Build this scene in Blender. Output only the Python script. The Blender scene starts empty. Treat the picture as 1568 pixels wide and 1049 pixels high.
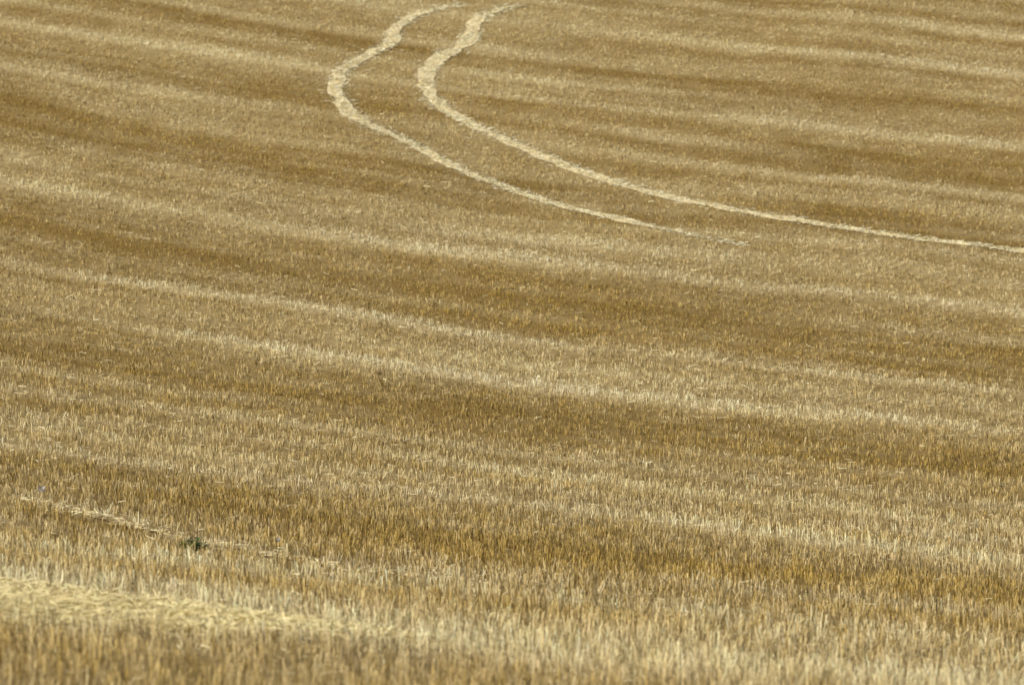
import bpy, math
import numpy as np
rng = np.random.default_rng(7)

# ------------------------------------------------------------------ terrain
ZC = 6.0
PY = np.array([-300,-60,0,20,35,45,54,66,82,98,112,124,134,142,152,168,195,235,300,500,900],float)
PZ = np.array([6.0,5.6,4.3,2.7,1.45,1.04,0.64,0.21,0.22,1.35,3.26,5.39,7.34,8.9,10.6,12.4,14.0,14.8,14.6,12,8],float)
def hermite(xs, X, Y):
    d = np.zeros_like(Y); h = np.diff(X); s = np.diff(Y)/h
    d[1:-1] = (s[:-1]*h[1:]+s[1:]*h[:-1])/(h[1:]+h[:-1]); d[0]=s[0]; d[-1]=s[-1]
    xs = np.clip(xs, X[0], X[-1])
    i = np.clip(np.searchsorted(X, xs)-1, 0, len(X)-2)
    t = (xs-X[i])/h[i]
    return ((2*t**3-3*t**2+1)*Y[i] + (t**3-2*t**2+t)*h[i]*d[i]
            + (-2*t**3+3*t**2)*Y[i+1] + (t**3-t**2)*h[i]*d[i+1])
LAT = {}
def vnoise(x, y, seed=0):
    if seed not in LAT:
        LAT[seed] = np.random.default_rng(100+seed).random((256,256))
    L = LAT[seed]
    xi = np.floor(x).astype(int); yi = np.floor(y).astype(int)
    fx = x-xi; fy = y-yi
    fx = fx*fx*(3-2*fx); fy = fy*fy*(3-2*fy)
    a=L[xi%256,yi%256]; b=L[(xi+1)%256,yi%256]; c=L[xi%256,(yi+1)%256]; d=L[(xi+1)%256,(yi+1)%256]
    return (a*(1-fx)+b*fx)*(1-fy)+(c*(1-fx)+d*fx)*fy
def ground(x, y):
    return (hermite(y,PY,PZ) - 0.07*60*np.tanh(x/60)
            + 0.10*(vnoise(x/2.7+40,y/3.5+9,1)-0.5) + 0.035*(vnoise(x/0.8,y/0.9,2)-0.5))

# --------------------------------------------------------- field row layout
def rowcoord(x, y):
    r = y.copy()
    for _ in range(6):
        m = np.interp(r,[50,72,92,105,122,140],[-.6,-.6,-.38,-.36,-.3,-.25])
        bend = 0.014*x*x/(1+(x/22)**2)
        r = y - m*x - bend
    return r
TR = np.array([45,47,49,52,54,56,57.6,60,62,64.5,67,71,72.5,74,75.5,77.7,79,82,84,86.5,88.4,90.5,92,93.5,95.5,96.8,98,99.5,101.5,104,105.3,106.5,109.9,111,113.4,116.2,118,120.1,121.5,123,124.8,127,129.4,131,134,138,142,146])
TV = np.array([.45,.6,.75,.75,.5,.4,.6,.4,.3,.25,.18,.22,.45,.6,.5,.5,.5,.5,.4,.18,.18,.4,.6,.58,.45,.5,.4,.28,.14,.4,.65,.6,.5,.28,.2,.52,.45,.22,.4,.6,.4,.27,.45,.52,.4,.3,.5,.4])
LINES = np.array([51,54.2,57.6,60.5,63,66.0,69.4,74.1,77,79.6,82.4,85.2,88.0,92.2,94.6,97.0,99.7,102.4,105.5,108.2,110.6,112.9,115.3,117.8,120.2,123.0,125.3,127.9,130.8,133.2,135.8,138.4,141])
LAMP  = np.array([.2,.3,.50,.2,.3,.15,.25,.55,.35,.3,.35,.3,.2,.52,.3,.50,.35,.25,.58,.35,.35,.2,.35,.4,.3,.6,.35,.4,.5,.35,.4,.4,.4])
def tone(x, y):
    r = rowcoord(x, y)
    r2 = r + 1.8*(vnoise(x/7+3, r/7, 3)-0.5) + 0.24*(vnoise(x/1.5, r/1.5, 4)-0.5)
    b = np.interp(r2, TR, TV)  # row bands: straw colour plus sun-angle light and dark, put into the tone
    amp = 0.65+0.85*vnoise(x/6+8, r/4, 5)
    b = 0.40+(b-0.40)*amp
    # combine chaff lines with sun-angle brightness painted in, broken up along their length
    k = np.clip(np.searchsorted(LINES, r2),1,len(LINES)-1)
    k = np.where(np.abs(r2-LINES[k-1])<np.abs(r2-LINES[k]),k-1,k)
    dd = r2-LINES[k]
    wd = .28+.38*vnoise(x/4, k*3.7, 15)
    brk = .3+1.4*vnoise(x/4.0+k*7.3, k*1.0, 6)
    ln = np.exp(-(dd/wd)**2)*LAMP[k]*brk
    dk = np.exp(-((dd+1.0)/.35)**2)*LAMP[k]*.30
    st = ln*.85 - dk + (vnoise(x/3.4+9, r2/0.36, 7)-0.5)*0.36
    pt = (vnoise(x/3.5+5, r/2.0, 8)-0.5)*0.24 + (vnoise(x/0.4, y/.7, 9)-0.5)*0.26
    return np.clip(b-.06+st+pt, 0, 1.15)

# --------------------------------------------------------------- wheel tracks
def dense(pts, step=0.12):
    p = np.array(pts,float); P=[]
    q = np.vstack([2*p[0]-p[1], p, 2*p[-1]-p[-2]])
    for i in range(1,len(q)-2):
        n = max(2,int(np.linalg.norm(q[i+1]-q[i])/step))
        for t in np.linspace(0,1,n,endpoint=False):
            P.append(0.5*((2*q[i])+(-q[i-1]+q[i+1])*t+(2*q[i-1]-5*q[i]+4*q[i+1]-q[i+2])*t*t+(-q[i-1]+3*q[i]-3*q[i+1]+q[i+2])*t**3))
    P.append(p[-1]); return np.array(P)
trackL = dense([(-1.25,133.0),(-1.55,132.5),(-1.95,131.9),(-2.38,130.9),(-2.65,129.6),(-2.74,128.0),(-3.20,126.3),(-3.68,124.6),(-3.78,122.7),(-3.59,120.7),(-3.22,118.9),(-2.48,117.5),(-1.58,115.8),(-.84,114.3),(-.05,113),(.85,111.7),(1.73,110.8),(2.73,109.8),(3.6,109.15),(4.3,108.7)])
trackR = dense([(.35,133.4),(.08,133.2),(-.27,132.6),(-.67,131.6),(-.90,130.2),(-1.00,128.6),(-1.53,126.9),(-1.84,125),(-1.85,123.2),(-1.56,121.3),(-1.02,119.8),(-.33,118.4),(.62,116.7),(1.54,115.3),(2.57,113.9),(3.58,112.9),(4.71,111.9),(6.08,111.1),(7.82,110.5),(9.9,110),(12.8,109.5),(16,109.2)])
trackN = dense([(-9,73.5),(-7.6,71.4),(-6.28,69.7),(-5.56,68.7),(-4.71,66.7),(-3.59,64.6),(-2.38,62),(-1.14,60.5),(-.44,60.0)])
patch  = dense([(-8,51.3),(-6,51.0),(-4.5,50.6),(-3.7,50.2),(-2.75,49.6),(-1.86,49.1),(-1.0,48.8)])
def dist(x, y, poly, reach=3.0):
    out = np.full(x.shape, 9.0)
    m = (x>poly[:,0].min()-reach)&(x<poly[:,0].max()+reach)&(y>poly[:,1].min()-reach)&(y<poly[:,1].max()+reach)
    idx = np.nonzero(m)[0]
    for c in range(0,len(idx),20000):
        ii = idx[c:c+20000]
        d2 = (x[ii,None]-poly[None,:,0])**2+(y[ii,None]-poly[None,:,1])**2
        out[ii] = np.sqrt(d2.min(1))
    return out

# ------------------------------------------------------------------ materials
def nd(nt,t,loc=None,**k):
    n = nt.nodes.new(t)
    for a,b in k.items(): setattr(n,a,b)
    return n
def mat_vcol(name, spec=.2):
    m = bpy.data.materials.new(name); m.use_nodes=True; nt=m.node_tree; nt.nodes.clear()
    out=nd(nt,'ShaderNodeOutputMaterial'); at=nd(nt,'ShaderNodeAttribute',attribute_name='Col')
    p=nd(nt,'ShaderNodeBsdfPrincipled'); p.inputs['Roughness'].default_value=0.5
    p.inputs['Specular IOR Level'].default_value=spec
    hs=nd(nt,'ShaderNodeHueSaturation'); hs.inputs['Saturation'].default_value=1.0
    nt.links.new(at.outputs['Color'],hs.inputs['Color'])
    nt.links.new(hs.outputs[0],p.inputs['Base Color'])
    nt.links.new(p.outputs[0],out.inputs[0])
    return m
def mat_ground(name):
    m = bpy.data.materials.new(name); m.use_nodes=True; nt=m.node_tree; nt.nodes.clear()
    out=nd(nt,'ShaderNodeOutputMaterial'); at=nd(nt,'ShaderNodeAttribute',attribute_name='Col')
    p=nd(nt,'ShaderNodeBsdfPrincipled'); p.inputs['Roughness'].default_value=0.95
    p.inputs['Specular IOR Level'].default_value=0.1
    tc=nd(nt,'ShaderNodeTexCoord')
    n1=nd(nt,'ShaderNodeTexNoise'); n1.inputs['Scale'].default_value=22; n1.inputs['Detail'].default_value=6; n1.inputs['Roughness'].default_value=.75
    nt.links.new(tc.outputs['Object'],n1.inputs['Vector'])
    mr=nd(nt,'ShaderNodeMapRange'); mr.inputs['From Min'].default_value=.3; mr.inputs['From Max'].default_value=.7
    mr.inputs['To Min'].default_value=0.55; mr.inputs['To Max'].default_value=1.45
    nt.links.new(n1.outputs['Fac'],mr.inputs['Value'])
    vm=nd(nt,'ShaderNodeVectorMath',operation='SCALE')
    nt.links.new(at.outputs['Color'],vm.inputs[0]); nt.links.new(mr.outputs[0],vm.inputs['Scale'])
    nt.links.new(vm.outputs[0],p.inputs['Base Color'])
    bp=nd(nt,'ShaderNodeBump'); bp.inputs['Distance'].default_value=0.03; bp.inputs['Strength'].default_value=.6
    nt.links.new(n1.outputs['Fac'],bp.inputs['Height']); nt.links.new(bp.outputs[0],p.inputs['Normal'])
    nt.links.new(p.outputs[0],out.inputs[0]); return m
M_STUB = mat_vcol('stubble_straw'); M_LIT = mat_vcol('loose_straw'); M_GND = mat_ground('field_soil_chaff')

def mesh_obj(name, V, F, C, mat, smooth=False):
    me = bpy.data.meshes.new(name); n=len(V); k=F.shape[1]
    me.vertices.add(n); me.vertices.foreach_set('co', V.astype(np.float32).ravel())
    me.loops.add(F.size); me.loops.foreach_set('vertex_index', F.astype(np.int32).ravel())
    me.polygons.add(len(F)); me.polygons.foreach_set('loop_start', np.arange(0,F.size,k,dtype=np.int32))
    try: me.polygons.foreach_set('loop_total', np.full(len(F),k,dtype=np.int32))
    except Exception: pass
    me.update(calc_edges=True)
    if C is not None:
        a = me.color_attributes.new('Col','FLOAT_COLOR','POINT')
        a.data.foreach_set('color', np.hstack([C,np.ones((n,1))]).astype(np.float32).ravel())
    if smooth: me.polygons.foreach_set('use_smooth', np.ones(len(F),dtype=bool))
    me.materials.append(mat)
    o = bpy.data.objects.new(name, me); bpy.context.scene.collection.objects.link(o); return o

# --------------------------------------------------------------------- ground
gx = np.concatenate([np.linspace(-450,-60,14)[:-1],np.linspace(-60,-22,20)[:-1],np.arange(-22,22.01,.25),np.linspace(22,60,20)[1:],np.linspace(60,450,14)[1:]])
gy = np.concatenate([np.linspace(-250,0,14)[:-1],np.linspace(0,42,22)[:-1],np.arange(42,148,.25),np.linspace(148,250,50)[1:],np.linspace(250,900,24)[1:]])
X,Y = np.meshgrid(gx,gy); x=X.ravel(); y=Y.ravel()
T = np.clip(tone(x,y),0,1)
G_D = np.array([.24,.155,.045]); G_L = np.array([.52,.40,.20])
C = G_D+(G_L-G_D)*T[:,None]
V = np.column_stack([x,y,ground(x,y)])
nx,ny=len(gx),len(gy); ii=np.arange(nx*ny).reshape(ny,nx)
F = np.column_stack([ii[:-1,:-1].ravel(),ii[:-1,1:].ravel(),ii[1:,1:].ravel(),ii[1:,:-1].ravel()])
mesh_obj('field_ground',V,F,C,M_GND,True)

# --------------------------------------------------------------- wheel tracks
def ribbon(name, poly, w, lift, seed, col):
    t = np.gradient(poly,axis=0); t/=np.linalg.norm(t,axis=1)[:,None]; nrm=np.column_stack([-t[:,1],t[:,0]])
    N=len(poly); s=np.arange(N)*.12; K=5; P=[]
    taper = np.clip(np.minimum(np.arange(N),np.arange(N)[::-1])/20,0.05,1)
    for k in range(K):
        f=k/(K-1)*2-1
        e = w*.5*taper*(0.55+.9*vnoise(s/0.45+k//3*50, s*0+seed, 20))
        P.append(poly+nrm*(f*e)[:,None])
    P=np.stack(P,1).reshape(-1,2)
    V=np.column_stack([P,ground(P[:,0],P[:,1])+lift])
    i=np.arange(N*K).reshape(N,K)
    F=np.column_stack([i[:-1,:-1].ravel(),i[1:,:-1].ravel(),i[1:,1:].ravel(),i[:-1,1:].ravel()])
    C=np.tile(np.array(col),(len(V),1))*(0.8+.4*rng.random((len(V),1)))
    mesh_obj(name,V,F,C,M_GND,True)
PALE=(.84,.71,.43)
ribbon('wheel_track',trackL,.31,.012,1,PALE)
ribbon('wheel_track',trackR,.33,.012,5,PALE)
ribbon('wheel_track',trackN,.34,.012,9,(.38,.27,.12))

# -------------------------------------------------------------------- stubble
def scatter(dens_fn, y0, y1, margin0, margin1):
    xs=[];ys=[]
    for a in np.arange(y0,y1,1.0):
        hw = 0.0905*a
        for sgn in (-1,1):
            lo,hi = (0,hw+margin1) if margin0 is None else (hw+margin0,hw+margin1)
            n = rng.poisson((hi-lo)*dens_fn(a))
            xs.append(sgn*(lo+(hi-lo)*rng.random(n))); ys.append(a+rng.random(n))
    return np.concatenate(xs),np.concatenate(ys)
def tufts(x,y,per,spread):
    n=len(x); k=per
    X=np.repeat(x,k)+rng.normal(0,spread,n*k); Y=np.repeat(y,k)+rng.normal(0,spread,n*k)
    th = np.repeat(rng.normal(0,1,n),k); tc = np.repeat(rng.random(n),k)
    return X,Y,th,tc
dn = lambda a: np.interp(a,[40,60,90,115,140],[60,70,85,115,115])
x,y = scatter(dn,40,139,None,1.8)
k = rng.random(len(x)) < .30+1.1*vnoise(x/.18,y/.32,31)
x=x[k]; y=y[k]
X1,Y1,H1,T1 = tufts(x,y,5,.020)
x,y = scatter(lambda a: 22,40,139,1.8,8.0); X2,Y2,H2,T2 = tufts(x,y,4,.05)
X=np.concatenate([X1,X2]);Y=np.concatenate([Y1,Y2]);H=np.concatenate([H1,H2]);TC=np.concatenate([T1,T2])
wide=np.concatenate([np.ones(len(X1)),np.full(len(X2),1.8)])
dt = np.minimum(dist(X,Y,trackL),dist(X,Y,trackR)); dnn=dist(X,Y,trackN); dp=dist(X,Y,patch)
pw = 2.5*np.clip((-0.6-X)/3.2,0.10,1)*(.75+.5*vnoise(X/.5,Y*0,41))
jit = .07*rng.normal(size=len(X))
keep = ((dt+jit>.15)|(rng.random(len(X))<.10)) & ((dnn+jit>.24)|(rng.random(len(X))<.10)) & ((dp+5*jit>pw)|(vnoise(X/.15,Y/.4,42)>.87))
X,Y,H,TC,wide,dt,dnn,dp,pw=[a[keep] for a in (X,Y,H,TC,wide,dt,dnn,dp,pw)]
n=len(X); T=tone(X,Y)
near = np.interp(Y,[45,60,75,90,110,130],[1.15,.90,.70,.55,.42,.36])
h = near*(.130+.040*H+.020*rng.normal(size=n)+.06*(T-.4)); h=np.clip(h,.022,.30)
edge = np.clip(1-(dt-.10)/.20,0,1)*(.6+.6*rng.random(n)); edge=np.clip(edge,0,1)
edgeN=np.clip(1-(dnn-.15)/.40,0,1)*(.6+.4*rng.random(n))*np.clip(.45+.8*vnoise(X/.5,Y/.6,44),0,1)
h *= 1-.5*np.clip(1-(dt-.15)/.45,0,1)
lean = np.abs(rng.normal(0,.28,n))+.35*edge*rng.random(n)+.7*(rng.random(n)<.12); laz = rng.random(n)*2*np.pi
faz = rng.random(n)*np.pi
w = np.interp(Y,[45,80,130],[.0065,.0073,.0080])*wide*(.7+.6*rng.random(n))
bz = ground(X,Y)-.008
dx=np.cos(faz)*w*.5; dy=np.sin(faz)*w*.5
tx=X+np.sin(lean)*np.cos(laz)*h; ty=Y+np.sin(lean)*np.sin(laz)*h; tz=bz+np.cos(lean)*h
V=np.empty((n,4,3))
V[:,0]=np.column_stack([X-dx,Y-dy,bz]);V[:,1]=np.column_stack([X+dx,Y+dy,bz])
V[:,2]=np.column_stack([tx+dx*.8,ty+dy*.8,tz]);V[:,3]=np.column_stack([tx-dx*.8,ty-dy*.8,tz])
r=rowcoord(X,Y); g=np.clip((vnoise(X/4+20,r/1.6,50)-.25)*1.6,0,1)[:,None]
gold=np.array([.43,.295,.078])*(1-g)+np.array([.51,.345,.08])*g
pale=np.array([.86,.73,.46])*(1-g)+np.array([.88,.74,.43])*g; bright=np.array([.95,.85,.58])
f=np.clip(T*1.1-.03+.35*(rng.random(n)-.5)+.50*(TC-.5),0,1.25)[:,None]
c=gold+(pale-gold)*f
c=c+(bright-c)*(np.maximum(edge*.8,edgeN*.9))[:,None]  # track-edge stalks paler: driven-over straw plus their sunlit sides painted into the colour
pe=np.clip(1-(dp-pw)/1.2,0,1)*.55
c=c+(bright-c)*pe[:,None]
c*= (.66+.58*rng.random(n))[:,None]
c[rng.random(n)<.12]*=.42
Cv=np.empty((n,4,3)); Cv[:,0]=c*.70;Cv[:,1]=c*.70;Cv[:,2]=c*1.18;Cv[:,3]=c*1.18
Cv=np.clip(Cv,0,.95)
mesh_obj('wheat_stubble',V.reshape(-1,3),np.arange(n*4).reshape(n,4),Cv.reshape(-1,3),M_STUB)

# --------------------------------------------------------------- loose straw
def straws(x,y,L0,L1,wd,zl,bri):
    n=len(x); az=rng.random(n)*2*np.pi; L=(L0+(L1-L0)*rng.random(n))*.5; tilt=rng.normal(0,.20,n)
    ux=np.cos(az)*np.cos(tilt)*L; uy=np.sin(az)*np.cos(tilt)*L; uz=np.sin(tilt)*L
    roll=rng.normal(0,.6,n); w=wd*.5
    px=-np.sin(az)*w*np.cos(roll); py=np.cos(az)*w*np.cos(roll); pz=w*np.sin(roll)
    z=ground(x,y)+zl*rng.random(n)+.012
    V=np.empty((n,4,3))
    for i,(a,b) in enumerate(((-1,-1),(1,-1),(1,1),(-1,1))):
        V[:,i]=np.column_stack([x+a*ux+b*px,y+a*uy+b*py,z+a*uz+b*pz])
    c=bri*(.6+.6*rng.random((n,1)))
    return V.reshape(-1,3),np.repeat(c,4,axis=0)
def along(poly,per_m,half):
    n=int(len(poly)*.12*per_m); i=rng.integers(0,len(poly),n)
    return poly[i,0]+rng.normal(0,half,n),poly[i,1]+rng.normal(0,half,n)
VV=[];CC=[]
for poly,dm,sp,bc in ((trackL,300,.13,(.95,.86,.60)),(trackR,300,.14,(.95,.86,.60)),(trackN,110,.14,(.92,.78,.46))):
    x,y=along(poly,dm,sp); k=rng.random(len(x))<.35+.9*vnoise(x/.5,y/.5,45); v,c=straws(x[k],y[k],.05,.15,.010,.03,np.array(bc)); VV.append(v);CC.append(c)
n=30000; i=rng.integers(0,len(patch),n); ww=2.5*np.clip((-0.6-patch[i,0])/3.2,0.12,1)
x=patch[i,0]+.2*rng.normal(size=n); y=patch[i,1]+ww*(rng.random(n)*2-1)*1.15
v,c=straws(x,y,.12,.34,.007,.11,np.array([.94,.78,.42])); VV.append(v);CC.append(c)
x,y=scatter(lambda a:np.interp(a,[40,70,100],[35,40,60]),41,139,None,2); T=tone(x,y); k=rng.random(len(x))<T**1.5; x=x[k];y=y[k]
v,c=straws(x,y,.05,.16,.0075,.06,np.array([.90,.77,.48])); VV.append(v);CC.append(c)
V=np.vstack(VV);C=np.clip(np.vstack(CC),0,.95)
mesh_obj('straw_litter',V,np.arange(len(V)).reshape(-1,4),C,M_LIT)

# ----------------------------------------------------------- weed and scraps
def weed(name,px,py,size,col):
    V=[];F=[];C=[]; z0=float(ground(np.array([px]),np.array([py]))[0])
    for k in range(160):
        a=rng.random()*6.28; el=rng.uniform(.2,1.3); r=size*rng.uniform(.35,1)
        cx,cy,cz=px+math.cos(a)*math.cos(el)*r*1.2,py+math.sin(a)*math.cos(el)*r,z0+.04+math.sin(el)*r*.8
        l=size*rng.uniform(.12,.26); b=rng.random()*6.28; t=rng.uniform(-.5,.8)
        u=np.array([math.cos(b)*math.cos(t),math.sin(b)*math.cos(t),math.sin(t)])*l; w=np.array([-math.sin(b),math.cos(b),.2])*l*.4
        c=np.array([cx,cy,cz]); s=len(V); V+= [c-u,c+w,c+u,c-w]; F.append([s,s+1,s+2,s+3])
        g=np.array(col)*rng.uniform(.6,1.4); C+=[g]*4
        if k%3==0:
            s=len(V); q=np.array([.003,0,0]); V+=[np.array([px,py,z0])-q,np.array([px,py,z0])+q,c+q,c-q]; F.append([s,s+1,s+2,s+3]); C+=[g]*4
    mesh_obj(name,np.array(V),np.array(F),np.array(C),M_LIT)
weed('weed_plant',-3.50,62.1,.17,(.06,.13,.035))
def scrap(name,px,py,s):
    z0=float(ground(np.array([px]),np.array([py]))[0])+.12
    N=6; V=[];F=[]
    for j in range(N):
        for i in range(N):
            V.append([px+(i/(N-1)-.5)*s+rng.normal(0,s*.06),py-(j/(N-1))*s*.4+rng.normal(0,s*.08),z0+(j/(N-1)-.3)*s+rng.normal(0,s*.06)])
    for j in range(N-1):
        for i in range(N-1): F.append([j*N+i,j*N+i+1,(j+1)*N+i+1,(j+1)*N+i])
    mesh_obj(name,np.array(V),np.array(F),np.full((N*N,3),.9),M_LIT)
scrap('paper_scrap',-5.78,69.6,.08); scrap('paper_scrap',-2.62,63.4,.05)

# ------------------------------------------------------------- light & camera
el,az = math.radians(38), math.radians(244)
sd = np.array([math.sin(az)*math.cos(el),math.cos(az)*math.cos(el),math.sin(el)])
w=bpy.data.worlds.new('World'); bpy.context.scene.world=w; w.use_nodes=True; nt=w.node_tree
sky=nt.nodes.new('ShaderNodeTexSky'); sky.sky_type='NISHITA'; sky.sun_disc=False; sky.sun_elevation=el; sky.sun_rotation=az
bg=nt.nodes['Background']; bg.inputs['Strength'].default_value=.05; nt.links.new(sky.outputs[0],bg.inputs[0])
L=bpy.data.lights.new('sun','SUN'); L.energy=4.8; L.angle=math.radians(.5); L.color=(1,.94,.82)
lo=bpy.data.objects.new('sun',L); bpy.context.scene.collection.objects.link(lo)
from mathutils import Vector
lo.rotation_euler=Vector(sd).to_track_quat('Z','Y').to_euler()
cam=bpy.data.cameras.new('camera'); co=bpy.data.objects.new('camera',cam); bpy.context.scene.collection.objects.link(co)
co.location=(0,0,ZC); co.rotation_euler=(math.pi/2-.05,0,0); cam.sensor_width=36; cam.lens=199.7
cam.clip_start=1; cam.clip_end=3000; cam.dof.use_dof=True; cam.dof.focus_distance=78; cam.dof.aperture_fstop=3.0
sc=bpy.context.scene; sc.camera=co
sc.view_settings.view_transform='Standard'; sc.view_settings.look='None'; sc.view_settings.exposure=0
